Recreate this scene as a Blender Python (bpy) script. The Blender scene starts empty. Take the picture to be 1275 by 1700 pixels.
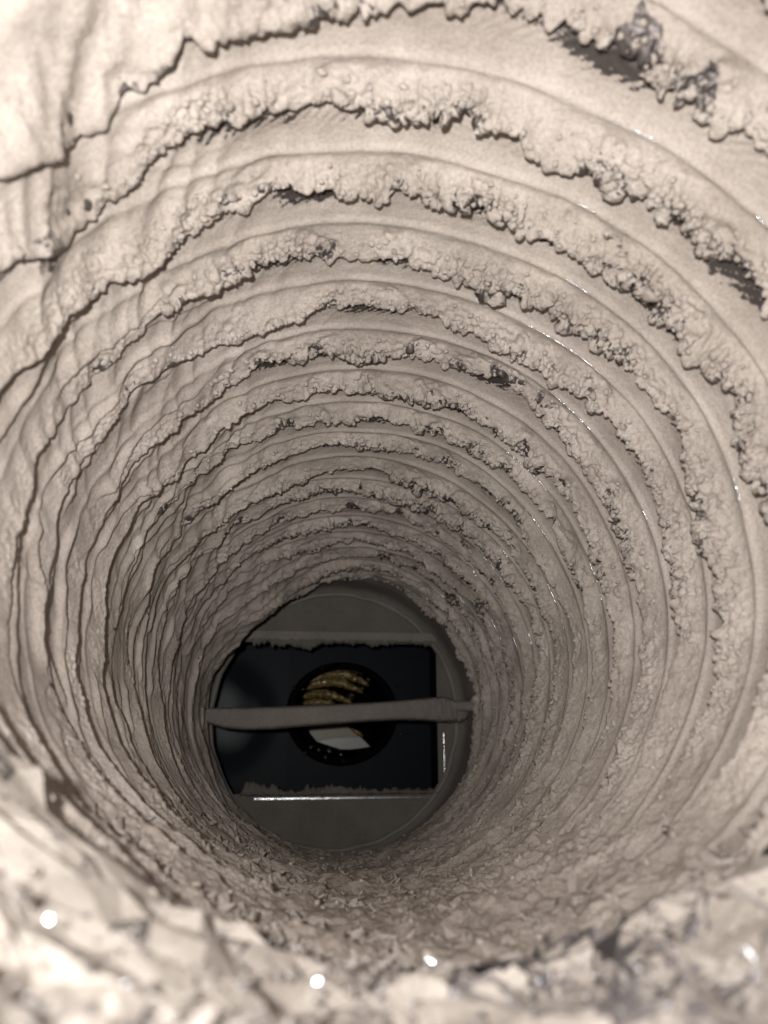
import bpy, math, random
import numpy as np
from mathutils import Vector, Matrix

random.seed(7)
RNG = np.random.default_rng(11)
R = 0.075                      # inner radius of the flexible duct, metres
TAU = 2 * math.pi
scene = bpy.context.scene
COL = scene.collection

# ------------------------------------------------------------------ camera
CAM = Vector((-0.20 * R, 0.0, -0.706 * R))
FPX = 1228.0                   # focal length in pixels of the 1275 x 1700 photograph
cd = bpy.data.cameras.new('camera')
cam = bpy.data.objects.new('camera', cd)
COL.objects.link(cam)
cd.sensor_fit = 'VERTICAL'
cd.sensor_height = 36.0
cd.sensor_width = 27.0
cd.lens = 36.0 * FPX / 1700.0
cd.clip_start = 0.002
cd.clip_end = 10
yaw = math.atan(118 / FPX * math.cos(math.radians(22.2)))
pitch = math.radians(22.2)
cam.location = CAM
cam.rotation_euler = (math.radians(90) + pitch, 0, -yaw)
cd.dof.use_dof = True
cd.dof.focus_distance = 3.3 * R
cd.dof.aperture_fstop = (cd.lens * 0.001) / 0.0015     # ~1.5 mm pupil
scene.camera = cam

# ------------------------------------------------------------------ world, flash, exposure
w = bpy.data.worlds.new('World')
scene.world = w
w.use_nodes = True
bg = w.node_tree.nodes['Background']
bg.inputs[0].default_value = (0.80, 0.88, 1.0, 1)
bg.inputs[1].default_value = 0.03
ld = bpy.data.lights.new('phone_flash', 'SPOT')
ld.shadow_soft_size = 0.0028
ld.spot_size = math.radians(128)
ld.spot_blend = 1.0
ld.energy = 2.5
ld.color = (1.0, 0.99, 0.985)
lamp = bpy.data.objects.new('phone_flash', ld)
COL.objects.link(lamp)
MC = Matrix.Rotation(-yaw, 4, 'Z') @ Matrix.Rotation(math.radians(90) + pitch, 4, 'X')
lamp.location = CAM + (MC.to_3x3() @ Vector((-0.13 * R, 0.19 * R, 0.24 * R)))
aim = Vector((-0.05 * R, 3.0 * R, 1.40 * R)) - lamp.location
lamp.rotation_euler = aim.to_track_quat('-Z', 'Y').to_euler()
scene.view_settings.view_transform = 'Standard'
scene.view_settings.look = 'None'
scene.view_settings.exposure = 0.0
scene.view_settings.gamma = 1.0


def at(u, v, Y):
    """point of the plane y = Y*R seen at pixel (u, v) of the photograph"""
    d = MC.to_3x3() @ Vector(((u - 637.5) / FPX, -(v - 850.0) / FPX, -1.0))
    return CAM + d * (Y * R / d.y)


# ------------------------------------------------------------------ helpers
def link(o, parent=None):
    COL.objects.link(o)
    if parent is not None:
        o.parent = parent
    return o


def thing(name, label, cat, loc=(0, 0, 0), rot=None):
    o = bpy.data.objects.new(name, None)
    o.empty_display_size = 0.01
    o.location = loc
    if rot is not None:
        o.rotation_euler = rot
    o['label'] = label
    o['category'] = cat
    return link(o)


def mesh_obj(name, verts, faces, mat, parent=None, smooth=True, attrs=None):
    me = bpy.data.meshes.new(name)
    verts = np.asarray(verts, dtype=np.float32)
    faces = np.asarray(faces, dtype=np.int32)
    n = faces.shape[1]
    me.vertices.add(len(verts))
    me.vertices.foreach_set('co', verts.ravel())
    me.loops.add(faces.size)
    me.loops.foreach_set('vertex_index', faces.ravel())
    me.polygons.add(len(faces))
    me.polygons.foreach_set('loop_start', np.arange(0, faces.size, n, dtype=np.int32))
    me.update(calc_edges=True)
    me.polygons.foreach_set('use_smooth', np.full(len(faces), smooth))
    if attrs:
        for k, a in attrs.items():
            at_ = me.attributes.new(k, 'FLOAT', 'POINT')
            at_.data.foreach_set('value', np.asarray(a, dtype=np.float32).ravel())
    me.materials.append(mat)
    return link(bpy.data.objects.new(name, me), parent)


def poly_obj(name, verts, faces, mat, parent=None, smooth=False):
    me = bpy.data.meshes.new(name)
    me.from_pydata([tuple(v) for v in verts], [], faces)
    me.update()
    for p in me.polygons:
        p.use_smooth = smooth
    me.materials.append(mat)
    return link(bpy.data.objects.new(name, me), parent)


def grid_faces(na, nb, wrap=False):
    """na rows by nb columns of vertices"""
    i = np.arange(na - 1)[:, None]
    jn = nb if wrap else nb - 1
    j = np.arange(jn)[None, :]
    j2 = (j + 1) % nb
    a = i * nb + j
    b = i * nb + j2
    c = (i + 1) * nb + j2
    d = (i + 1) * nb + j
    return np.stack([a, b, c, d], -1).reshape(-1, 4)


_p = RNG.permutation(256).astype(np.int32)
PERM = np.concatenate([_p, _p, _p])
G = RNG.normal(size=(256, 3)).astype(np.float32)
G /= np.linalg.norm(G, axis=1)[:, None]


def perlin(x, y, z, seed=0):
    x = np.asarray(x, np.float32) + 31.7 * seed + 100
    y = np.asarray(y, np.float32) + 17.3 * seed + 100
    z = np.asarray(z, np.float32) + 7.9 * seed + 100
    x, y, z = np.broadcast_arrays(x, y, z)
    xi = np.floor(x).astype(np.int32); yi = np.floor(y).astype(np.int32); zi = np.floor(z).astype(np.int32)
    xf = x - xi; yf = y - yi; zf = z - zi
    u = xf * xf * xf * (xf * (xf * 6 - 15) + 10)
    v = yf * yf * yf * (yf * (yf * 6 - 15) + 10)
    t = zf * zf * zf * (zf * (zf * 6 - 15) + 10)
    out = 0
    for dx in (0, 1):
        wx = u if dx else 1 - u
        px = PERM[(xi + dx) & 255]
        for dy in (0, 1):
            wy = v if dy else 1 - v
            py = PERM[px + ((yi + dy) & 255)]
            for dz in (0, 1):
                wz = t if dz else 1 - t
                g = G[PERM[py + ((zi + dz) & 255)]]
                out = out + wx * wy * wz * (g[..., 0] * (xf - dx) + g[..., 1] * (yf - dy) + g[..., 2] * (zf - dz))
    return out * 1.6


def sstep(a, b, x):
    t = np.clip((x - a) / (b - a), 0, 1)
    return t * t * (3 - 2 * t)


def tri(x):
    return np.abs((x % 1.0) - 0.5) * 2.0


# ------------------------------------------------------------------ materials
def new_mat(name):
    m = bpy.data.materials.new(name)
    m.use_nodes = True
    nt = m.node_tree
    nt.nodes.clear()
    out = nt.nodes.new('ShaderNodeOutputMaterial')
    return m, nt, out


def N(nt, typ, **kw):
    n = nt.nodes.new(typ)
    for k, v in kw.items():
        setattr(n, k, v)
    return n


def noise_node(nt, scale, detail=4, rough=0.6, coord=None, dist=0.0):
    n = N(nt, 'ShaderNodeTexNoise')
    n.inputs['Scale'].default_value = scale
    n.inputs['Detail'].default_value = detail
    n.inputs['Roughness'].default_value = rough
    n.inputs['Distortion'].default_value = dist
    nt.links.new(coord, n.inputs['Vector'])
    return n


def ramp(nt, src, stops):
    r = N(nt, 'ShaderNodeValToRGB')
    e = r.color_ramp.elements
    e[0].position, e[0].color = stops[0][0], (*stops[0][1], 1)
    e[1].position, e[1].color = stops[-1][0], (*stops[-1][1], 1)
    for p, c in stops[1:-1]:
        x = e.new(p); x.color = (*c, 1)
    nt.links.new(src, r.inputs[0])
    return r


def dust_material(name, dust_a, dust_b, foil_col=(0.42, 0.41, 0.42), foil_rough=0.24, use_attr=True,
                  bump=1.0, base_bare=0.0, metal=1.0, soft=0.20):
    m, nt, out = new_mat(name)
    tc = N(nt, 'ShaderNodeTexCoord')
    co = tc.outputs['Object']
    big = noise_node(nt, 45, 4, 0.6, co)
    cr = ramp(nt, big.outputs['Fac'], [(0.34, dust_a), (0.66, dust_b)])
    fine = noise_node(nt, 1400, 5, 0.75, co)
    mid = noise_node(nt, 320, 4, 0.65, co)
    # grain colour
    gr = N(nt, 'ShaderNodeMix', data_type='RGBA', blend_type='MULTIPLY')
    gr.inputs[0].default_value = 1.0
    gcr = ramp(nt, fine.outputs['Fac'], [(0.34, (0.74, 0.72, 0.70)), (0.60, (1.0, 1.0, 1.0))])
    nt.links.new(cr.outputs[0], gr.inputs[6]); nt.links.new(gcr.outputs[0], gr.inputs[7])
    d = N(nt, 'ShaderNodeBsdfPrincipled')
    d.inputs['Roughness'].default_value = 0.95
    d.inputs['Specular IOR Level'].default_value = 0.12
    nt.links.new(gr.outputs[2], d.inputs['Base Color'])
    b1 = N(nt, 'ShaderNodeBump'); b1.inputs['Strength'].default_value = 0.75 * bump; b1.inputs['Distance'].default_value = 0.0006
    if use_attr and name == 'dust_coated_foil':
        ca = N(nt, 'ShaderNodeAttribute', attribute_name='crust')
        cm_ = N(nt, 'ShaderNodeMath', operation='MULTIPLY_ADD'); cm_.inputs[1].default_value = 0.85; cm_.inputs[2].default_value = 0.15
        nt.links.new(ca.outputs['Fac'], cm_.inputs[0])
        nt.links.new(cm_.outputs[0], b1.inputs['Strength'])
        b1.inputs['Distance'].default_value = 0.0011
    nt.links.new(mid.outputs['Fac'], b1.inputs['Height'])
    b2 = N(nt, 'ShaderNodeBump'); b2.inputs['Strength'].default_value = 1.0 * bump; b2.inputs['Distance'].default_value = 0.0003
    nt.links.new(fine.outputs['Fac'], b2.inputs['Height']); nt.links.new(b1.outputs[0], b2.inputs['Normal'])
    nt.links.new(b2.outputs[0], d.inputs['Normal'])
    f = N(nt, 'ShaderNodeBsdfPrincipled')
    f.inputs['Metallic'].default_value = metal
    f.inputs['Base Color'].default_value = (*foil_col, 1)
    f.inputs['Roughness'].default_value = foil_rough
    b3 = N(nt, 'ShaderNodeBump'); b3.inputs['Strength'].default_value = 0.25; b3.inputs['Distance'].default_value = 0.0004
    nt.links.new(mid.outputs['Fac'], b3.inputs['Height']); nt.links.new(b3.outputs[0], f.inputs['Normal'])
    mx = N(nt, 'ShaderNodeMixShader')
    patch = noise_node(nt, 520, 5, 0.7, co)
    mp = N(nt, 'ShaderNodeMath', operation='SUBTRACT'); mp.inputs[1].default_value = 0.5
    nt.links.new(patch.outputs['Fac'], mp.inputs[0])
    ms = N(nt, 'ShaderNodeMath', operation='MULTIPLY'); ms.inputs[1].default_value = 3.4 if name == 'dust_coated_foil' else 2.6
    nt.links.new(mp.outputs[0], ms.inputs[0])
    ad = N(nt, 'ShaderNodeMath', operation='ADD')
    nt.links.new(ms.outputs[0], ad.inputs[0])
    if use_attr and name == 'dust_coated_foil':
        la = N(nt, 'ShaderNodeAttribute', attribute_name='dust_darken')
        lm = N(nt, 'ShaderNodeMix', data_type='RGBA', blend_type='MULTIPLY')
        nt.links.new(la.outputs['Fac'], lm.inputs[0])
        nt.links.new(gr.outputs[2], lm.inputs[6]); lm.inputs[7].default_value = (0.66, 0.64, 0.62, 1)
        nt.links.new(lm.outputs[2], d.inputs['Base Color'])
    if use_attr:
        a = N(nt, 'ShaderNodeAttribute', attribute_name='bare_shade')
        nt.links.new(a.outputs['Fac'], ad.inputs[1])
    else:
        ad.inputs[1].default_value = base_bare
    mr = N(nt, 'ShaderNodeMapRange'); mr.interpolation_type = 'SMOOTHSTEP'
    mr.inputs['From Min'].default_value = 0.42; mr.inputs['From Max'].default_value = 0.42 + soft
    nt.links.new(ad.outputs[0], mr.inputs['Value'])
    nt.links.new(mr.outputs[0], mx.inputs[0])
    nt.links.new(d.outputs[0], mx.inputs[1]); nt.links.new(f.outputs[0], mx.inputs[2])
    nt.links.new(mx.outputs[0], out.inputs['Surface'])
    return m


DA, DB = (0.375, 0.324, 0.280), (0.52, 0.458, 0.403)
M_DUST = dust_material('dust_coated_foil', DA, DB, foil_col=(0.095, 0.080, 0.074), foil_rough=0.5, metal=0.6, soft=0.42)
M_CLUMP = dust_material('dust_clump_powder', DA, (0.52, 0.465, 0.415), use_attr=False, base_bare=-2, bump=1.2)
M_SHINY = dust_material('torn_foil_flakes', (0.34, 0.30, 0.265), (0.43, 0.385, 0.345), use_attr=False, base_bare=0.45, bump=0.4, foil_col=(0.8, 0.8, 0.84), foil_rough=0.18)
M_FLAKE = dust_material('dusty_flakes', (0.27, 0.23, 0.20), (0.37, 0.32, 0.28), use_attr=False, base_bare=-0.1, bump=0.6, foil_col=(0.4, 0.39, 0.4), foil_rough=0.4)
M_RIM = dust_material('crumpled_foil_dusty', (0.38, 0.335, 0.29), (0.50, 0.445, 0.395), foil_col=(0.62, 0.63, 0.70), foil_rough=0.2, bump=0.5)
M_PLATE = dust_material('dusty_galvanised_plate', (0.135, 0.12, 0.105), (0.17, 0.151, 0.132), use_attr=False, base_bare=-0.2, bump=0.3, foil_col=(0.3, 0.3, 0.3), foil_rough=0.35)
M_BLADE = dust_material('dusty_damper_blade', (0.21, 0.187, 0.165), (0.265, 0.238, 0.208), use_attr=False, base_bare=-1, bump=0.9)


def simple(name, col, rough=0.5, metal=0.0, spec=0.5, coat=0.0, nscale=120, var=0.25, bumpd=0.0002, trans=0.0, ior=1.45):
    m, nt, out = new_mat(name)
    tc = N(nt, 'ShaderNodeTexCoord')
    n = noise_node(nt, nscale, 5, 0.65, tc.outputs['Object'])
    lo = tuple(c * (1 - var) for c in col); hi = tuple(min(1, c * (1 + var)) for c in col)
    r = ramp(nt, n.outputs['Fac'], [(0.3, lo), (0.7, hi)])
    p = N(nt, 'ShaderNodeBsdfPrincipled')
    nt.links.new(r.outputs[0], p.inputs['Base Color'])
    p.inputs['Roughness'].default_value = rough
    p.inputs['Metallic'].default_value = metal
    p.inputs['Specular IOR Level'].default_value = spec
    p.inputs['Coat Weight'].default_value = coat
    p.inputs['Coat Roughness'].default_value = 0.12
    p.inputs['Transmission Weight'].default_value = trans
    p.inputs['IOR'].default_value = ior
    b = N(nt, 'ShaderNodeBump'); b.inputs['Strength'].default_value = 0.5; b.inputs['Distance'].default_value = bumpd
    nt.links.new(n.outputs['Fac'], b.inputs['Height']); nt.links.new(b.outputs[0], p.inputs['Normal'])
    nt.links.new(p.outputs[0], out.inputs['Surface'])
    return m


M_NAVY = simple('dark_blue_painted_metal', (0.0035, 0.0052, 0.008), 0.5, 0.0, 0.12)
M_BLACK = simple('black_rubber', (0.0012, 0.0012, 0.0015), 0.75, 0.0, 0.06)
M_AMBER = simple('greasy_amber_ridges', (0.20, 0.135, 0.045), 0.25, 0.0, 0.6, 0.6, nscale=420, var=0.85, bumpd=0.0008)
M_WHITE = simple('white_plastic', (0.32, 0.315, 0.27), 0.35, 0, 0.5, var=0.05)
M_CREAM = simple('stained_cream_plastic', (0.20, 0.18, 0.11), 0.4, 0, 0.5, var=0.15)
M_WATER = simple('water_drop', (0.9, 0.9, 0.9), 0.14, 0, 0.5, var=0.0, bumpd=0, trans=1.0, ior=1.33)
M_STEEL = simple('bare_steel_edge', (0.80, 0.80, 0.82), 0.22, 1.0, 0.5, nscale=900, var=0.4, bumpd=0.0006)
M_PATCHY = dust_material('patchy_steel_edge', (0.2, 0.175, 0.15), (0.25, 0.22, 0.19), use_attr=False, base_bare=0.72, bump=0.4, foil_col=(0.85, 0.85, 0.87), foil_rough=0.2)
M_GREYCAP = simple('hazy_grey_metal', (0.055, 0.062, 0.066), 0.55, 0.3, 0.5, nscale=60, var=0.3)
M_SHEEN, nt_m, out_m = new_mat('navy_metal_painted_sheen')
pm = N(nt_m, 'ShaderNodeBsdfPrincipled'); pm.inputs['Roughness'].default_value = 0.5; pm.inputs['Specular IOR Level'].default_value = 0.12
am = N(nt_m, 'ShaderNodeAttribute', attribute_name='painted_sheen')
rm = ramp(nt_m, am.outputs['Fac'], [(0.0, (0.0035, 0.0052, 0.008)), (0.45, (0.012, 0.016, 0.019)), (1.0, (0.13, 0.14, 0.14))])  # pale blurred reflection mixed into the navy base colour
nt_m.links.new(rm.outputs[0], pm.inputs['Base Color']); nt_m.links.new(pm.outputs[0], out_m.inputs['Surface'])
M_COLLAR = dust_material('dusty_collar_metal', (0.17, 0.151, 0.132), (0.21, 0.187, 0.165), use_attr=False, base_bare=-0.5, bump=0.35, foil_col=(0.3, 0.3, 0.3), foil_rough=0.4)

# ------------------------------------------------------------------ the flexible duct
# theta: 0 at the top, growing clockwise as the camera sees it; z = depth along the duct, in radii
PITCH = 0.27
Z0 = 1.27                      # depth of wire turn 0 at the top
K0, K1 = -3, 17                # turns
duct = thing('flexible_duct', 'flexible foil duct seen from inside, its spiral pleats caked in beige dust', 'duct')

PZ = np.array([-0.70, -0.62, -0.45, -0.25, -0.08, 0.0, 0.10, 0.22, 0.33, 0.40, 0.435, 0.425, 0.37, 0.30, 0.26])
PD = np.array([-0.085, -0.020, -0.014, -0.010, -0.003, 0.004, 0.006, 0.020, 0.036, 0.048, 0.044, 0.026, 0.010, -0.020, -0.085])
PS = np.array([0, .06, .16, .27, .37, .42, .50, .60, .70, .78, .83, .88, .92, .96, 1.0])


def angdist(th, c):
    return np.abs((th - c + math.pi) % TAU - math.pi)




def pix_wall(u, v):
    """(theta, depth) of the duct wall seen at a pixel of the photograph"""
    dv = MC.to_3x3() @ Vector(((u - 637.5) / FPX, -(v - 850.0) / FPX, -1.0))
    ox, oz = CAM.x / R, CAM.z / R
    a_ = dv.x ** 2 + dv.z ** 2; b_ = 2 * (ox * dv.x + oz * dv.z); c_ = ox * ox + oz * oz - 1
    t = (-b_ + math.sqrt(b_ * b_ - 4 * a_ * c_)) / (2 * a_)
    X, Y, Z = ox + t * dv.x, t * dv.y, oz + t * dv.z
    return math.atan2(X, Z) % TAU, Y


TR = pix_wall(1045, 85)
LF = pix_wall(62, 405)
edge_pts = []
for k in range(K0, K1):
    zc = Z0 + k * PITCH
    if k < 5:
        nt_, ns_ = 1500, 66
    elif k < 10:
        nt_, ns_ = 1150, 50
    else:
        nt_, ns_ = 800, 38
    if k < -1:
        nt_, ns_ = 900, 40
    th = np.linspace(0, TAU, nt_ + 1)[:, None]
    s = np.linspace(0, 1, ns_)[None, :]
    # smooth interpolation of the profile
    pz = np.interp(s, PS, PZ); pd = np.interp(s, PS, PD)
    fz = np.linspace(0, 1, 400)
    ker = np.hanning(19); ker /= ker.sum()
    fzz = np.convolve(np.pad(np.interp(fz, PS, PZ), 9, mode='edge'), ker, 'valid')
    fdd = np.convolve(np.pad(np.interp(fz, PS, PD), 9, mode='edge'), ker, 'valid')
    pz = np.interp(s, fz, fzz); pd = np.interp(s, fz, fdd)
    turn = k + th / TAU - 0.0
    cx, sx = np.cos(th), np.sin(th)
    # zones
    left = np.exp(-(angdist(th, 1.5 * math.pi) / 0.85) ** 2)
    right = np.exp(-(angdist(th, 0.5 * math.pi) / 0.8) ** 2)
    top = np.exp(-(angdist(th, 0.0) / 0.9) ** 2)
    topright = np.exp(-(angdist(th, 0.7) / 0.7) ** 2)
    bottom = np.exp(-(angdist(th, math.pi) / 0.62) ** 2)
    zb = Z0 + turn * PITCH - PITCH * 0.12
    # wander of every fold along its length
    wob = 0.10 * perlin(cx * 1.6, sx * 1.6, turn * 1.3, 1) + 0.05 * perlin(cx * 4, sx * 4, turn * 2.3, 2)
    ev = 1.0 + 0.55 * perlin(cx * 3.0, sx * 3.0, turn * 2.1, 3) + (0.34 - 0.22 * left) * perlin(cx * 9, sx * 9, turn * 3.1, 4) \
        + (1 - 0.85 * left) * (0.12 + 0.10 * top + 0.1 * topright) * np.abs(perlin(cx * 22, sx * 22, turn * 4, 5)) * 2
    ev = np.clip(ev, 0.55, 1.7)
    bigfold = np.exp(-(angdist(th, 5.42) / 0.36) ** 2 - ((turn + 1.15) / 0.4) ** 2)
    ev = ev + 1.35 * bigfold + 0.8 * np.exp(-(angdist(th, 5.35) / 0.36) ** 2 - ((turn + 0.16) / 0.4) ** 2) + 0.35 * np.exp(-(angdist(th, 5.35) / 0.36) ** 2 - ((turn - 0.84) / 0.4) ** 2)
    amp = 0.85 + 0.65 * perlin(cx * 2.2, sx * 2.2, turn * 1.7, 6) - 0.50 * left - 0.35 * bottom
    facing = sstep(0.0, 0.4, pz)          # past the wire
    z = zb + PITCH * (wob * (1 - 0.4 * sstep(-.3, .0, pz) * (1 - sstep(0, .1, pz))) + np.where(pz > 0, pz * ev, pz))
    d = pd * amp * (1 + 0.15 * bigfold)
    # wire bead under the foil
    bead = np.exp(-((pz) / 0.035) ** 2)
    d = d + bead * (0.007 - 0.004 * left)
    # soft large shape
    d = d + 0.012 * perlin(cx * 1.4, sx * 1.4, z * 1.2, 7)
    # sagging tail end of the duct, upper left
    sag = np.exp(-(angdist(th, -0.75) / 0.42) ** 2) * sstep(4.3, 5.5, z)
    d = d + 0.20 * sag
    # folds that cross the pleats on the left
    fold = tri(th * 3.3 + z * 1.9 + 0.6 * perlin(cx * 2, sx * 2, z * 2, 8))
    d = d + left * 0.005 * (fold ** 2 - 0.4)
    tl_ = np.exp(-(angdist(th, 5.35) / 0.55) ** 2)
    dg = perlin(th * 3.2 + z * 2.1, th * 0.9 - z * 1.2, 0 * z + 2.2, 28)
    d = d + tl_ * 0.019 * (1 - 2.6 * np.abs(dg)) + 0.010 * tl_ * (1 - 3 * np.abs(perlin(th * 9 + z * 6, th * 1.6 - z * 2.4, 0 * z + 5.2, 29)))
    # thin secondary creases where the foil is folded over itself
    deep = sstep(3.4, 4.6, z)
    secw = np.maximum(left, 0.8 * deep * (1 - bottom))
    for q_, (c0, sd) in enumerate(((-0.30, 56), (0.17, 57))):
        cc = c0 + 0.16 * perlin(cx * 2.6, sx * 2.6, turn * 3.7, sd) * 2 + 0.03 * perlin(cx * 16, sx * 16, turn * 5, sd)
        on = sstep(-0.25, 0.05, perlin(cx * 3.4, sx * 3.4, turn * 2.9, sd + 20))
        up_ = sstep(cc - 0.16, cc, pz) * (1 - sstep(cc, cc + 0.022, pz))
        d = d + secw * on * 0.017 * up_
    # cut end of the duct
    zend = 5.60 + 0.05 * perlin(cx * 3, sx * 3, 0 * th, 43)
    zend = zend - 0.42 * np.exp(-(angdist(th, -0.80) / 0.50) ** 2)
    over = np.maximum(z - zend, 0)
    z = z - 0.93 * over
    d = d - 0.9 * over
    # matted floor of the duct
    q1 = 1 - 2 * np.abs(perlin(cx * 6.5, sx * 6.5, z * 6.5, 9))
    q2 = 1 - 2 * np.abs(perlin(cx * 15, sx * 15, z * 15, 10))
    d = d + bottom * (0.017 * q1 + 0.011 * q2)
    dust_darken = np.maximum(bottom * sstep(1.2, 1.7, z), 0.45 * (1 - sstep(-0.35, -0.1, pz)) * (0.6 + 0.8 * perlin(cx * 3, sx * 3, z * 3, 55)))  # darker dust colour on the floor, and patchily in the troughs
    r = 1.0 - d
    X = sx * r; Zu = cx * r; Y = z + 0 * r
    P = np.stack([X + 0 * z, Y, Zu + 0 * z], -1).astype(np.float64)
    # displace along the normal with caked dust
    dt = np.gradient(P, axis=0); ds = np.gradient(P, axis=1)
    nrm = np.cross(dt, ds)
    nrm /= np.linalg.norm(nrm, axis=2)[..., None] + 1e-12
    rad = np.stack([sx + 0 * z, 0 * z, cx + 0 * z], -1)
    flip = np.sign(np.sum(nrm * -rad, axis=2).mean())
    nrm *= flip
    wedge = sstep(0.10, 0.36, pz) * (1 - 0.6 * sstep(0.86, 1.0, s))
    face = sstep(0.03, 0.2, pz)
    px, py, pz3 = P[..., 0], P[..., 1], P[..., 2]
    patch = sstep(-0.22, 0.35, perlin(px * 3.2, py * 3.2, pz3 * 3.2, 12) + 0.3 * perlin(px * 9, py * 9, pz3 * 9, 27))
    lumpw = wedge * (0.14 + 0.86 * patch) * (0.22 + 0.95 * np.maximum(top, topright) + 0.65 * right * (1 - topright) + 0.10 * left) * (1 - 0.7 * left)
    wx = 0.03 * perlin(px * 9, py * 9, pz3 * 9, 13)
    b1 = np.abs(perlin((px + wx) * 13, (py - wx) * 13, pz3 * 13, 14))
    b2 = np.abs(perlin(px * 31, py * 31, pz3 * 31, 15))
    gr = perlin(px * 75, py * 75, pz3 * 75, 16)
    b3 = np.abs(perlin(px * 62, py * 62, pz3 * 62, 44))
    g2 = perlin(px * 88, py * 88, pz3 * 88, 53)
    disp = 0.82 * lumpw * (0.030 * b1 + 0.018 * b2 + 0.011 * b3 + 0.014 * perlin(px * 21, py * 21, pz3 * 21, 63) + 0.009 * perlin(px * 42, py * 42, pz3 * 42, 64) + 0.011 * gr + 0.008 * g2)
    grainw = face * (0.35 + 0.65 * patch) * (1 - 0.55 * left)
    disp += grainw * (0.0085 * np.abs(perlin(px * 44, py * 44, pz3 * 44, 17)) + 0.0034 * gr + 0.0022 * g2)
    # pits torn in the crust
    pit = sstep(0.16, 0.42, perlin(px * 8, py * 8, pz3 * 8, 18)) * face * (0.3 + 0.7 * np.maximum(topright, top))
    disp -= pit * (0.010 + 0.02 * np.abs(perlin(px * 26, py * 26, pz3 * 26, 19)))
    crumb = sstep(0.0, 0.35, perlin(px * 5, py * 5, pz3 * 5, 41)) * np.maximum(topright, 0.7 * top + 0.5 * right) * sstep(0.05, 0.3, pz)
    disp += crumb * 0.015 * perlin(px * 52, py * 52, pz3 * 52, 42)
    # fibrous streaks in the trough under the ledge
    trough = (1 - sstep(-0.42, -0.18, pz))
    streak = tri(th * 26 + (z) * 34 + 1.3 * perlin(px * 5, py * 5, pz3 * 5, 20))
    stw = trough * np.maximum(topright, 0.75 * top) * sstep(-0.2, 0.2, perlin(px * 2.4, py * 2.4, pz3 * 2.4, 21))
    disp += stw * 0.011 * (streak ** 3) * (0.4 + np.abs(perlin(px * 20, py * 20, pz3 * 20, 22)) * 2)
    tc_ = trough * np.maximum(topright, 0.8 * top) * sstep(0.0, 0.4, perlin(px * 4, py * 4, pz3 * 4, 58))
    disp += tc_ * (0.012 * np.abs(perlin(px * 24, py * 24, pz3 * 24, 59)) + 0.006 * gr + 0.004 * g2)
    # fine ripples parallel to the fold on the smooth trough
    disp += (1 - face) * 0.0012 * perlin(px * 12, py * 40, pz3 * 12, 23)
    P = P + nrm * disp[..., None]
    # bare foil where the dust has come away, and painted shade under the ledges
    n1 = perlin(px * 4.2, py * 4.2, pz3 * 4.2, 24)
    bare_shade = -0.88 + 0 * n1
    bare_shade = bare_shade + 1.3 * np.maximum(sstep(0.80, 0.90, s), 1 - sstep(0.03, 0.13 + 0.10 * np.maximum(top, topright), s)) * (0.6 + 0.9 * sstep(-0.3, 0.4, perlin(px * 6, py * 6, pz3 * 6, 45)))  # ledge undersides and trough starts: foil, darkened too to deepen the shadow lines
    bare_shade = bare_shade + pit * 0.75 + stw * 1.45 * (1 - streak)
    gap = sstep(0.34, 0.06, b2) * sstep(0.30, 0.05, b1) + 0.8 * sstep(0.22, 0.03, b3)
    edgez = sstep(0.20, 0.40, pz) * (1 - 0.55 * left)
    bare_shade = bare_shade + edgez * gap * (0.35 + 0.75 * patch) * (0.45 + 0.8 * np.maximum(topright, top) + 0.4 * right) * 1.15 + edgez * 0.25
    bare_shade = bare_shade + tc_ * (0.55 + 0.9 * sstep(0.3, 0.05, b2))
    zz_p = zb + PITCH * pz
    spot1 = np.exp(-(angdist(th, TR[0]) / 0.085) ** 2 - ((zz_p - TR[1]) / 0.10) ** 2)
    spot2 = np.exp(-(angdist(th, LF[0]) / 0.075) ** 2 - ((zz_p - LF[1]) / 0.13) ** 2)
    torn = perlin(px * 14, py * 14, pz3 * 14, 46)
    bare_shade = bare_shade + sstep(0.40, 0.75, spot1 * (0.9 + 0.8 * torn) + 0.25 * perlin(px * 34, py * 34, pz3 * 34, 49)) * 1.6 + sstep(0.10, 0.95, spot2 * 1.1 + 0.40 * torn) * 1.6
    bare_shade = bare_shade + np.maximum(topright, 0.7 * top) * sstep(-0.12, 0.22, perlin(px * 3, py * 3, pz3 * 3, 47)) * np.exp(-((pz + 0.40) / 0.17) ** 2) * (0.75 + 1.5 * (1 - streak)) * 1.25
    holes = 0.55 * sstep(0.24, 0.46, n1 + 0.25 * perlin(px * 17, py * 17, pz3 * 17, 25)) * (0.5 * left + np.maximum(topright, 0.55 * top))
    bare_shade = bare_shade + holes * 1.5 * (1 - 0.6 * bead) + crumb * 0.35
    mesh_obj('foil_pleat', (P * R).reshape(-1, 3), grid_faces(nt_ + 1, ns_), M_DUST, duct, True, {'bare_shade': bare_shade, 'dust_darken': dust_darken + 0 * bare_shade, 'crust': np.clip(tc_ + face * (0.35 + 0.65 * patch) * (1 - 0.5 * left) + bottom, 0, 1) + 0 * bare_shade})
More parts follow.
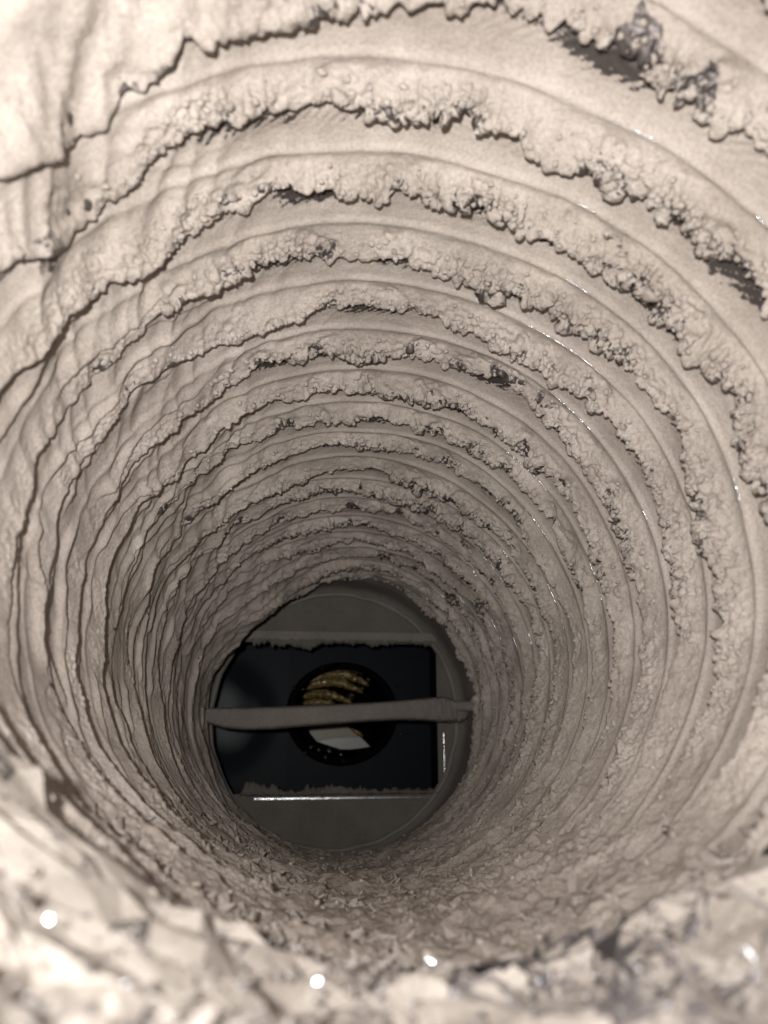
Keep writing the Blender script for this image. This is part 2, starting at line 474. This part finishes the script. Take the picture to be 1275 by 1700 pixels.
    # steel helix wire showing through on the upper right
    if k >= 0:
        jw = int(np.argmin(np.abs(pz[0] - 0.0)))
        gate = perlin(cx * 4, sx * 4, turn * 2.7, 26)[:, 0] - 0.12
        ok = (gate > 0) & (th[:, 0] > 0.5) & (th[:, 0] < 1.45)
        idx = np.where(ok)[0]
        if len(idx):
            for run in np.split(idx, np.where(np.diff(idx) > 1)[0] + 1):
                if len(run) < 12:
                    continue
                C0 = P[run, jw, :] - rad[run, jw, :] * 0.0016
                tt = np.linspace(0, 1, len(run))
                wr = (0.0032 * np.sqrt(np.clip(np.sin(tt * math.pi), 0, 1))) * np.clip(0.66 + 1.7 * perlin(th[run, 0] * 60, 0.3 + k, 0.2, 48), 0.02, 1.1) + 1e-4
                bb = np.linspace(0, TAU, 10, endpoint=False)
                off = -rad[run, jw, :][:, None, :] * np.cos(bb)[None, :, None] + np.array([0, 1.0, 0])[None, None, :] * np.sin(bb)[None, :, None]
                W = C0[:, None, :] + off * wr[:, None, None]
                mesh_obj('support_wire', (W * R).reshape(-1, 3), grid_faces(len(run), 10, True), M_STEEL, duct)
    # remember points on the ledge for loose clumps
    je = int(0.76 * ns_)
    edge_pts.append((k, P[:, je, :].copy(), nrm[:, je, :].copy(), P[:, int(.6 * ns_), :].copy(), nrm[:, int(.6 * ns_), :].copy()))

# ------------------------------------------------------------------ loose dust clumps on the ledges
import bmesh


def clump_mesh(seed, sub=3):
    bm = bmesh.new()
    bmesh.ops.create_icosphere(bm, subdivisions=sub, radius=1.0)
    v = np.array([x.co[:] for x in bm.verts])
    n = np.abs(perlin(v[:, 0] * 1.6, v[:, 1] * 1.6, v[:, 2] * 1.6, seed)) * 0.75 + 0.12 * perlin(v[:, 0] * 5, v[:, 1] * 5, v[:, 2] * 5, seed + 1)
    v = v * (0.72 + n)[:, None]
    for x, c in zip(bm.verts, v):
        x.co = c
    f = np.array([[q.index for q in fc.verts] for fc in bm.faces])
    bm.free()
    return v, f


protos = [clump_mesh(40 + 3 * i, 3) for i in range(5)]
small = [clump_mesh(60 + 3 * i, 2) for i in range(5)]
proto_me = []
for i, (v, f) in enumerate(protos):
    me = bpy.data.meshes.new('dust_clump')
    me.from_pydata([tuple(x * 0.02 * R) for x in v], [], [tuple(int(a) for a in x) for x in f])
    for p in me.polygons:
        p.use_smooth = True
    me.materials.append(M_CLUMP)
    proto_me.append(me)

rnd = random.Random(5)
for k, EP, EN, FP, FN in edge_pts:
    if k < -1:
        continue
    n = len(EP)
    # big ones as parts of their own on the near turns
    if k <= 4:
        for _ in range(int(16 - 2 * k)):
            a = rnd.gauss(0.35, 0.75)
            i = int(((a % TAU) / TAU) * (n - 1))
            sc = rnd.uniform(0.013, 0.027) * rnd.uniform(0.6, 1.0)
            c = EP[i] + EN[i] * sc * rnd.uniform(-0.5, .2) + np.array([0, rnd.uniform(-0.03, 0.006), 0])
            o = bpy.data.objects.new('dust_clump', rnd.choice(proto_me))
            o.location = Vector(c * R)
            o.rotation_euler = (rnd.random() * 6, rnd.random() * 6, rnd.random() * 6)
            s_ = sc / 0.02
            o.scale = (s_ * rnd.uniform(.8, 1.3), s_ * rnd.uniform(.8, 1.3), s_ * rnd.uniform(.7, 1.1))
            link(o, duct)
    # crumbs, too small to count
    V, F, off = [], [], 0
    cnt = 240 if k < 6 else 120
    for _ in range(cnt):
        a = rnd.gauss(0.65, 0.95)
        if a < -0.9:
            a = -1.8 - a if a > -2 else 0.5
        i = int(((a % TAU) / TAU) * (n - 1))
        v, f = small[rnd.randrange(5)]
        sc = rnd.uniform(0.003, 0.011)
        if rnd.random() < 0.7:
            c = EP[i] + EN[i] * sc * rnd.uniform(-.6, .3) + np.array([0, rnd.uniform(-0.03, 0.01), 0])
        else:
            c = FP[i] + EN[i] * sc * 0.2 + np.array([0, rnd.uniform(-0.02, 0.03), 0])
        V.append(v * sc * np.array([rnd.uniform(.8, 1.3), rnd.uniform(.8, 1.2), rnd.uniform(.8, 1.2)]) + c)
        F.append(f + off); off += len(v)
    o = mesh_obj('dust_crumbs', np.concatenate(V) * R, np.concatenate(F), M_CLUMP, duct, True)
    o['kind'] = 'stuff'

# ------------------------------------------------------------------ flakes lying on the duct floor
def flakes(name, n, thc, ths, z0_, z1_, smin, smax, mat, lift, seed):
    rg = np.random.default_rng(seed)
    V, F = [], []
    for i in range(n):
        t_ = rg.normal(thc, ths); zc_ = z0_ + (z1_ - z0_) * rg.random() ** 1.4
        if abs(t_ - thc) > 2.2 * ths:
            continue
        sc = rg.uniform(smin, smax)
        m_ = 6
        a_ = np.sort(rg.uniform(0, TAU, m_)); rr_ = sc * rg.uniform(0.5, 1.2, m_)
        pts = np.stack([rr_ * np.cos(a_) * 1.3, rr_ * np.sin(a_) * 0.8, rg.normal(0, 0.22 * sc, m_)], -1)
        pts = np.concatenate([pts, [[0, 0, 0.3 * sc]]])
        low = pts - np.array([0, 0, 0.25 * sc])
        allp = np.concatenate([pts, low])
        # random tilt
        ax, ay, az = rg.normal(0, 0.55), rg.normal(0, 0.55), rg.uniform(0, TAU)
        M3 = np.array((Matrix.Rotation(az, 3, 'Z') @ Matrix.Rotation(ax, 3, 'X') @ Matrix.Rotation(ay, 3, 'Y')))
        allp = allp @ M3.T
        nrm_ = np.array([-math.sin(t_), 0, -math.cos(t_)]); tan_ = np.array([math.cos(t_), 0, -math.sin(t_)]); dep_ = np.array([0, 1.0, 0])
        base = np.array([math.sin(t_), 0, math.cos(t_)]) * (1 - lift - sc * 0.15) + dep_ * zc_
        W = base + allp[:, :1] * tan_ + allp[:, 1:2] * dep_ + allp[:, 2:] * nrm_
        o0 = len(V) * 14
        V.append(W)
        for j in range(m_):
            k2 = (j + 1) % m_
            F.append((o0 + 6, o0 + j, o0 + k2)); F.append((o0 + 13, o0 + 7 + k2, o0 + 7 + j))
            F.append((o0 + j, o0 + 7 + j, o0 + 7 + k2)); F.append((o0 + j, o0 + 7 + k2, o0 + k2))
    o = mesh_obj(name, np.concatenate(V) * R, np.array(F), mat, duct, False)
    o['kind'] = 'stuff'
    return o


flakes('dust_flakes', 2600, math.pi, 0.36, 1.35, 5.2, 0.010, 0.034, M_FLAKE, 0.012, 5)

# ------------------------------------------------------------------ crumpled foil mouth at the bottom
rr = np.random.default_rng(3)
ths = [math.pi * 0.44]
while ths[-1] < math.pi * 1.62:
    ths.append(ths[-1] + (0.050 if ths[-1] < math.pi * 1.06 else 0.050 + 0.045 * min(1, (ths[-1] - math.pi * 1.06) / 0.4)))
ths = np.array(ths)
zs = np.arange(0.35, 1.66, 0.050)
TH, ZZ = np.meshgrid(ths, zs, indexing='ij')
dth = np.gradient(ths)[:, None]
THj = TH + rr.uniform(-0.42, 0.42, TH.shape) * dth
ZZj = ZZ + rr.uniform(-0.42, 0.42, TH.shape) * 0.050


def rim_base(th_, z_):
    c_, s_ = np.cos(th_), np.sin(th_)
    ends = sstep(0, 0.35, th_ - math.pi * 0.44) * sstep(0, 0.75, math.pi * 1.62 - th_)
    crest = 1.30 + 0.10 * perlin(c_ * 2.2, s_ * 2.2, 0 * th_, 30) + 0.05 * perlin(c_ * 6, s_ * 6, 0 * th_, 31)
    return np.where(z_ < crest, 0.080 - 0.05 * (crest - z_), 0.080 - 0.62 * (z_ - crest) - 1.0 * (z_ - crest) ** 2) * (0.25 + 0.75 * ends) - 0.03 * (1 - ends)


D = rim_base(THj, ZZj)
nearw = sstep(1.64, 1.30, ZZj)
D = D + nearw * (rr.normal(0, 0.0125, D.shape) + 0.035 * perlin(THj * 3, ZZj * 3, 0 * ZZj, 37))
coarse = np.stack([THj, ZZj, D], -1)
tris = []
for i in range(len(ths) - 1):
    for j in range(len(zs) - 1):
        a_, b_, c_, e_ = coarse[i, j], coarse[i + 1, j], coarse[i + 1, j + 1], coarse[i, j + 1]
        if rr.random() < 0.5:
            tris += [(a_, b_, c_), (a_, c_, e_)]
        else:
            tris += [(a_, b_, e_), (b_, c_, e_)]
T = np.array(tris)                                  # facets of the crumpled foil
n_ = 6
bar, fc, idx = [], [], {}
for i in range(n_ + 1):
    for j in range(n_ + 1 - i):
        idx[(i, j)] = len(bar); bar.append(((n_ - i - j) / n_, i / n_, j / n_))
for i in range(n_):
    for j in range(n_ - i):
        fc.append((idx[(i, j)], idx[(i + 1, j)], idx[(i, j + 1)]))
        if i + j < n_ - 1:
            fc.append((idx[(i + 1, j)], idx[(i + 1, j + 1)], idx[(i, j + 1)]))
bar = np.array(bar); fc = np.array(fc)
Q = np.einsum('bk,tkc->tbc', bar, T)
tq, zq, dq = Q[..., 0], Q[..., 1], Q[..., 2]
dq = dq + 0.0035 * perlin(tq * 16, zq * 16, 0 * zq, 34) + 0.0012 * perlin(tq * 50, zq * 50, 0 * zq, 38)
edge_d = bar.min(axis=1)[None, :]
dust_n = perlin(tq * 3.2, zq * 3.2, 0 * zq, 35)
facet = rr.random(len(T))[:, None]
bare_shade = -0.42 + 0.95 * sstep(0.72, 0.98, facet) + 0.85 * sstep(0.10, 0.45, dust_n) + 0.55 * (edge_d < 0.02) * (rr.random(len(T))[:, None] > 0.5) + 0.4 * perlin(tq * 14, zq * 14, 0 * zq, 36)
r = 1 - dq
P = np.stack([np.sin(tq) * r, zq + 0 * r, np.cos(tq) * r], -1)
F = (fc[None] + (np.arange(len(T)) * len(bar))[:, None, None]).reshape(-1, 3)
o = mesh_obj('crumpled_foil_mouth', (P * R).reshape(-1, 3), F, M_RIM, duct, True, {'bare_shade': bare_shade})
o['label'] = 'crumpled shiny foil rim at the near mouth of the duct'

flakes('foil_flakes', 1100, math.pi * 0.97, 0.45, 0.60, 1.38, 0.004, 0.010, M_SHINY, 0.070, 9)
flakes('dust_flakes', 90, math.pi * 0.88, 0.33, 0.60, 1.42, 0.008, 0.026, M_CLUMP, 0.060, 12)

# ------------------------------------------------------------------ end fitting: collar, slotted plate, damper, fan box
RC = 0.955
PC = at(558, 1190, 5.98)       # centre of the plate
FC = at(567, 1188, 5.42)       # centre of the collar's near edge
axis = (PC - FC).normalized()
xa = (MC.to_3x3() @ Vector((1, 0, 0)))
xa = (xa - axis * xa.dot(axis)).normalized()
ya = xa.cross(axis) * -1
if ya.z < 0:
    ya = -ya
LM = Matrix((xa, ya, -axis)).transposed().to_4x4()   # local x right, y up, z towards the camera
LM.translation = PC
# scale so that the plate circle has the photographed size
RCm = 207 / FPX * (MC.to_3x3().transposed() @ (PC - CAM)).z * -1 * 1.0
CD = (PC - FC).length


def local_thing(name, label, cat):
    o = thing(name, label, cat)
    o.matrix_world = LM
    return o


def lathe(name, prof, mat, parent, seg=192, jitter=0.0, seed=0):
    a = np.linspace(0, TAU, seg, endpoint=False)[None, :]
    pr = np.array(prof)
    rr_ = pr[:, 0][:, None] + 0 * a
    zz_ = pr[:, 1][:, None] + 0 * a
    if jitter:
        rr_ = rr_ + jitter * perlin(np.cos(a) * 6, np.sin(a) * 6, zz_ * 300, seed)
    P = np.stack([rr_ * np.cos(a), rr_ * np.sin(a), zz_], -1)
    return mesh_obj(name, P.reshape(-1, 3), grid_faces(len(pr), seg, True), mat, parent)


def box(name, x0, x1, y0, y1, z0, z1, mat, parent, rough=0.0, nx=1, bev=0.0):
    bm = bmesh.new()
    bmesh.ops.create_cube(bm, size=1)
    for v in bm.verts:
        v.co = Vector(((x0 + x1) / 2 + v.co.x * (x1 - x0), (y0 + y1) / 2 + v.co.y * (y1 - y0), (z0 + z1) / 2 + v.co.z * (z1 - z0)))
    if bev:
        bmesh.ops.bevel(bm, geom=bm.edges[:] , offset=bev, segments=2, affect='EDGES')
    me = bpy.data.meshes.new(name)
    bm.to_mesh(me); bm.free()
    me.materials.append(mat)
    return link(bpy.data.objects.new(name, me), parent)


q = RCm                        # unit of the end fitting: radius of the round plate
collar = local_thing('duct_collar', 'round grey metal collar with a rectangular slot behind the far end of the duct', 'collar')
# tube wall, rolled bead near its rim
lathe('collar_tube', [(q * 1.13, CD * 1.0), (q * 1.085, CD * 1.0), (q * 1.07, CD * 0.97), (q * 1.065, CD * 0.75), (q * 1.05, CD * 0.70), (q * 1.045, CD * 0.62),
                      (q * 1.04, CD * 0.30), (q * 1.015, 0.0012), (q * 0.985, 0.0006), (q * 0.98, 0.0)], M_COLLAR, collar, 256, 0.0006, 3)
# plate pieces round the slot (top segment, bottom segment, right strip)
YT, YB, XR = 0.585, -0.575, 0.825


def seg_plate(name, ylo, yhi, xlo, xhi, mat):
    """part of the disc clipped to a rectangle, a few mm thick"""
    n = 90
    ra = 1.0
    ys = np.linspace(ylo, yhi, n)
    V, F = [], []
    for y in ys:
        wdt = math.sqrt(max(ra * ra - y * y, 0))
        a = max(xlo, -wdt); b = min(xhi, wdt)
        if b < a:
            b = a = (a + b) / 2
        V.append((a, y, 0)); V.append((b, y, 0))
    for i in range(n - 1):
        F.append((2 * i, 2 * i + 1, 2 * i + 3, 2 * i + 2))
    V = [(x * q, y * q, z) for x, y, z in V]
    o = poly_obj(name, V, F, mat, collar)
    m = o.modifiers.new('thick', 'SOLIDIFY'); m.thickness = 0.0012; m.offset = 0
    return o


seg_plate('plate_upper_part', YT, 0.999, -1, 1, M_PLATE)
seg_plate('plate_lower_part', -0.999, YB, -1, 1, M_PLATE)
seg_plate('plate_side_part', YB + 0.002, YT - 0.002, XR, 1.0, M_PLATE)
# bent lips of the slot
box('slot_lip', -0.62 * q, 0.80 * q, (YB - 0.040) * q, (YB - 0.028) * q, 0.0009, 0.0019, M_PATCHY, collar, bev=0.0003)
box('slot_lip', 0.868 * q, 0.879 * q, -0.46 * q, -0.12 * q, 0.0009, 0.0018, M_PATCHY, collar, bev=0.0003)
box('slot_lip', -0.80 * q, 0.83 * q, (YT + 0.015) * q, (YT + 0.085) * q, 0.0009, 0.0045, M_BLADE, collar, bev=0.0007)


lathe('collar_bead', [(q * 1.0, 0.0008), (q * 0.995, 0.0030), (q * 0.98, 0.0036), (q * 0.968, 0.0026), (q * 0.965, 0.0008)], M_BLADE, collar, 256, 0.0008, 5)


# ragged dust along the slot
def fringe(name, x0, x1, y, up, hmax, seed, depth=0.003, zo=0.001, fq=1.0):
    fq_ = fq
    n, m = 260, 22
    xs = np.linspace(x0, x1, n)[:, None]
    t = np.linspace(0, 1, m)[None, :]
    h = hmax * (0.35 + 0.9 * np.abs(perlin(xs * 3.0, 0 * xs + .37, 0 * xs + .41, seed)) + 0.5 * fq_ * np.abs(perlin(xs * 11, 0 * xs + .3, 0 * xs + .6, seed + 1)) + 0.35 * fq_ * np.abs(perlin(xs * 32, 0 * xs + .3, 0 * xs + .6, seed + 2)))
    h = h * sstep(0, .03 + .25 * (1 - fq_), (xs - x0) / (x1 - x0)) * sstep(0, .03 + .25 * (1 - fq_), (x1 - xs) / (x1 - x0))
    a = t * TAU
    yy = y + up * h * (0.5 - 0.5 * np.cos(a)) * (1 + 0 * xs)
    z_ = (zo + depth * np.sin(a)) / q
    bump_ = 0.010 * perlin(xs * 30, yy * 30, z_ * 30, seed + 3)
    P = np.stack([xs + 0 * yy, yy + bump_, z_ + bump_ + 0 * yy], -1) * q
    o = mesh_obj(name, P.reshape(-1, 3), grid_faces(n, m), M_PLATE, collar)
    return o


fringe('dust_fringe', -0.72, 0.82, YT + 0.05, -1, 0.085, 70)
fringe('dust_fringe', -0.72, 0.82, YB - 0.01, 1, 0.055, 75)
fringe('dust_fringe', -0.74, -0.40, YB - 0.01, 1, 0.15, 81, fq=0.45)
fringe('dust_fringe', -0.25, 0.25, YB - 0.01, 1, 0.09, 85)

# fan box behind the slot
fan = local_thing('fan_box', 'dark blue fan box behind the slot with a black round port and amber ridges inside', 'fan box')
DB_ = -1.15 * q
ring_c = (0.135 * q, 0.05 * q)
HX, HY = 0.475 * q, 0.425 * q
HR = HX


def panel_with_hole():
    n = 128
    V, F = [], []
    W, H = 1.5 * q, 1.0 * q
    for i in range(n):
        a = TAU * i / n
        c, s_ = math.cos(a), math.sin(a)
        V.append((ring_c[0] + HX * c, ring_c[1] + HY * s_, DB_))
        t = min(W / max(abs(c), 1e-6), H / max(abs(s_), 1e-6))
        V.append((c * t, s_ * t, DB_))
    for i in range(n):
        j = (i + 1) % n
        F.append((2 * i, 2 * i + 1, 2 * j + 1, 2 * j))
    o = poly_obj('back_panel', V, F, M_NAVY, fan)
    m = o.modifiers.new('thick', 'SOLIDIFY'); m.thickness = 0.0015; m.offset = 0
    return o


panel_with_hole()
for nm, a in (('side_wall', (-1.5, -1.46, -1, 1)), ('side_wall', (1.46, 1.5, -1, 1)), ('side_wall', (-1.46, 1.46, 0.96, 1.0)), ('side_wall', (-1.46, 1.46, -1.0, -0.96))):
    box(nm, a[0] * q, a[1] * q, a[2] * q, a[3] * q, DB_ * 2.6, -0.002, M_NAVY, fan)
box('rear_wall', -1.5 * q, 1.5 * q, -1 * q, 1 * q, DB_ * 2.65, DB_ * 2.6, M_BLACK, fan)
box('front_flange', XR * q, (XR + .06) * q, YB * q, YT * q, -0.3 * q, -0.0012, M_NAVY, fan, bev=0.0004)


def torus(name, c, r0, r1, mat, parent, a0=0, a1=TAU, seg=120, sec=20, flat=1.0, tilt=0.0, knob=0.0, seed=0, ysq=1.0):
    full = abs(a1 - a0 - TAU) < 1e-6
    a = np.linspace(a0, a1, seg, endpoint=not full)[:, None]
    b = np.linspace(0, TAU, sec, endpoint=False)[None, :]
    rr1 = r1 * (1 + knob * perlin(np.cos(a) * 9, np.sin(a) * 9, b * 1.0, seed))
    if not full:
        taper = np.sqrt(np.clip(np.sin((a - a0) / (a1 - a0) * math.pi), 0, 1) + 0.001)
        rr1 = rr1 * np.minimum(1, taper * 1.6)
    x = (r0 + rr1 * np.cos(b)) * np.cos(a)
    y = (r0 + rr1 * np.cos(b)) * np.sin(a) * ysq
    z = rr1 * np.sin(b) * flat + 0 * a
    P = np.stack([x + c[0], y + c[1] + tilt * x, z + c[2]], -1)
    f = grid_faces(len(a), sec, True)
    if full:
        na = len(a)
        last = np.array([[(na - 1) * sec + j, (na - 1) * sec + (j + 1) % sec, (j + 1) % sec, j] for j in range(sec)])
        f = np.concatenate([f, last])
    return mesh_obj(name, P.reshape(-1, 3), f, mat, parent)


torus('port_ring', (ring_c[0], ring_c[1], DB_ + 0.0008), HX * 1.04, 0.04 * q, M_BLACK, fan, flat=0.8, ysq=HY / HX)
lathe_p = [(HR * 1.02, DB_ + .001), (HR * 0.99, DB_ - 0.3 * q), (HR * 0.96, DB_ - 1.1 * q)]
a = np.linspace(0, TAU, 96, endpoint=False)[None, :]
pr = np.array(lathe_p)
P = np.stack([pr[:, :1] * np.cos(a) + ring_c[0], pr[:, :1] * np.sin(a) * (HY / HX) + ring_c[1], pr[:, 1:] + 0 * a], -1)
mesh_obj('port_tube', P.reshape(-1, 3), grid_faces(3, 96, True), M_BLACK, fan)
LMi = LM.inverted()


def loc(u, v_, zl):
    """local point of the end fitting, at local depth zl, seen at pixel (u, v_)"""
    a0_ = LMi @ CAM
    b0_ = LMi @ at(u, v_, 6.0)
    return a0_ + (b0_ - a0_) * ((zl - a0_.z) / (b0_.z - a0_.z))


def cropped(x, y):
    return 470 + x / 5.543, 1060 + y / 5.543


# amber ridges, arched and stacked in the upper half of the port
ridges = [[(270, 320), (320, 285), (400, 258), (520, 250), (640, 268), (760, 305), (860, 365)],
          [(240, 400), (300, 368), (370, 345), (480, 325), (600, 342), (700, 380), (800, 440)],
          [(210, 470), (280, 430), (340, 410), (440, 400), (560, 412), (650, 455), (740, 500)],
          [(180, 545), (240, 520), (320, 502), (430, 515), (540, 550), (640, 600)],
          [(180, 600), (280, 588), (420, 592), (520, 640)],
          [(700, 235), (770, 238), (850, 262), (930, 330)],
          [(620, 830), (690, 868), (740, 900)]]
for i, rg in enumerate(ridges):
    zl = DB_ - (0.20 + 0.025 * (i % 5)) * q
    pts = np.array([loc(*cropped(x, y), zl)[:] for x, y in rg])
    t0 = np.linspace(0, 1, len(pts)); tt = np.linspace(0, 1, 80)
    ker = np.hanning(15); ker /= ker.sum()
    c = np.stack([np.convolve(np.pad(np.interp(tt, t0, pts[:, j]), 7, mode='edge'), ker, 'valid') for j in range(3)], -1)
    tg = np.gradient(c, axis=0); tg /= np.linalg.norm(tg, axis=1)[:, None]
    up = np.cross(np.array([0, 0, 1.0]), tg)
    bb = np.linspace(0, TAU, 18, endpoint=False)
    rad_ = (0.044 if i < 6 else 0.02) * q * np.sqrt(np.clip(np.sin(tt * math.pi), 0.02, 1))
    nz_ = 1 + 0.30 * perlin(c[:, :1] / q * 16, c[:, 1:2] / q * 16, np.cos(bb)[None, :] * 1.2 + i, 91) + 0.18 * perlin(c[:, :1] / q * 40, c[:, 1:2] / q * 40, np.sin(bb)[None, :] * 2 + i, 92)
    rr3 = rad_[:, None] * nz_
    W = c[:, None, :] + (up[:, None, :] * np.cos(bb)[None, :, None] + np.array([0, 0, 1.0])[None, None, :] * np.sin(bb)[None, :, None] * 1.2) * rr3[..., None]
    mesh_obj('amber_ridge', W.reshape(-1, 3), grid_faces(80, 18, True), M_AMBER, fan)


def slab(name, pts, zt, th_, mat):
    n = len(pts)
    P0 = [loc(*cropped(x, y), zt) for x, y in pts]
    V = [tuple(p) for p in P0] + [(p.x, p.y, p.z - th_) for p in P0]
    F = [tuple(range(n)), tuple(range(2 * n - 1, n - 1, -1))] + [(i, i + n, (i + 1) % n + n, (i + 1) % n) for i in range(n)]
    return poly_obj(name, V, F, mat, fan)


zz0 = DB_ - 0.42 * q
slab('pale_panel', [(310, 946), (480, 916), (710, 906), (800, 995), (690, 1012), (600, 1020), (530, 1018), (470, 1000)], zz0, 0.003, M_WHITE)
slab('cream_panel', [(200, 760), (560, 760), (600, 820), (680, 880), (708, 904), (480, 914), (308, 944), (250, 870)], zz0 + 0.0006, 0.003, M_CREAM)
# added bulge on the left of the box, a blurred flash reflection painted on
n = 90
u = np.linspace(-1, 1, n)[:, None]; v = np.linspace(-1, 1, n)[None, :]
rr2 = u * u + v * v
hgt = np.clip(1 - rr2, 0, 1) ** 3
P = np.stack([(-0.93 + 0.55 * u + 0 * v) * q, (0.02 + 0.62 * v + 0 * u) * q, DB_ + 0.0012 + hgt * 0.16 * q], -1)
painted_sheen = np.clip(1 - rr2, 0, 1) ** 2 * (0.9 + 0.5 * perlin(u * 2.2, v * 2.2, 0 * u, 61)) 
mesh_obj('sheen_bulge', P.reshape(-1, 3), grid_faces(n, n), M_SHEEN, fan, True, {'painted_sheen': painted_sheen})

# water drops on the port
bm = bmesh.new(); bmesh.ops.create_icosphere(bm, subdivisions=3, radius=1)
dme = bpy.data.meshes.new('water_drop'); bm.to_mesh(dme); bm.free()
for p in dme.polygons: p.use_smooth = True
dme.materials.append(M_WATER)
drops = [(487, 1142), (582, 1156), (601, 1142), (610, 1129), (658, 1138), (517, 1240), (506, 1250), (530, 1244), (541, 1256), (547, 1246), (570, 1262),
         (621, 1258), (640, 1258), (666, 1219), (504, 1145), (566, 1252), (534, 1107)]
LMi = LM.inverted()
for i, (u, v_) in enumerate(drops):
    zl = DB_ + 0.006 if i not in (1, 2, 3) else DB_ - 0.06 * q
    p = loc(u, v_, zl)
    o = bpy.data.objects.new('water_drop', dme); link(o, fan)
    o.location = p
    s_ = rnd.uniform(0.012, 0.021) * q * (1.6 if i == 1 else 1)
    o.scale = (s_, s_, s_)

# ------------------------------------------------------------------ damper blade
dm = local_thing('damper_blade', 'thick dusty butterfly damper blade standing edge-on across the round collar', 'damper')
ex = np.array([-1.13, -1.10, -1.04, -0.96, -0.85, -0.70, -0.50, -0.2, 0.2, 0.45, 0.70, 0.82, 0.90, 0.96, 1.0])
et = np.array([0.045, 0.056, 0.058, 0.060, 0.063, 0.066, 0.072, 0.084, 0.104, 0.124, 0.146, 0.150, 0.122, 0.10, 0.07])
eb = np.array([0.040, 0.014, -0.022, -0.060, -0.094, -0.110, -0.106, -0.078, -0.046, -0.032, -0.036, -0.040, -0.040, -0.030, 0.0])
nx_, nc = 420, 64
x = np.linspace(-1.13, 1.0, nx_)[:, None]
tp = np.interp(x, ex, et); bt = np.interp(x, ex, eb)
b = np.linspace(0, TAU, nc, endpoint=False)[None, :]
cb, sb = np.cos(b), np.sin(b)
# squarish lens section, deep along the view
dep = 0.24 * np.sqrt(np.clip(1 - ((x + 0.065) / 1.09) ** 2, 0.0, 1)) + 0.02
yc = (tp + bt) / 2; hh = (tp - bt) / 2
yy = yc + hh * np.sign(sb) * np.abs(sb) ** 0.30
zz_ = 0.28 + dep * np.sign(cb) * np.abs(cb) ** 0.45
rough_ = 0.013 * sstep(0.5, 0.95, x) + 0.003
nn = np.abs(perlin(x * 16, yy * 16, zz_ * 16, 50)) * 1.0 + 0.5 * np.abs(perlin(x * 40, yy * 40, zz_ * 40, 51))
yy = yy + rough_ * nn * np.sign(sb)
zz_ = zz_ + rough_ * nn * 1.5 * np.sign(cb)
P = np.stack([x * q + 0 * yy, yy * q * 0.93, zz_ * q], -1)
mesh_obj('blade', P.reshape(-1, 3), grid_faces(nx_, nc, True), M_BLADE, dm)
# pivot pin on the right
a = np.linspace(0, TAU, 24, endpoint=False)[None, :]
xs = np.linspace(0.86, 1.13, 16)[:, None]
pr_ = 0.038 + 0.006 * perlin(xs * 20, 0 * xs, 0 * xs, 52) + 0 * a
P = np.stack([xs * q + 0 * a, (0.075 + pr_ * np.sin(a)) * q, (0.40 + pr_ * np.cos(a)) * q], -1)
mesh_obj('pivot_pin', P.reshape(-1, 3), grid_faces(16, 24, True), M_BLADE, dm)
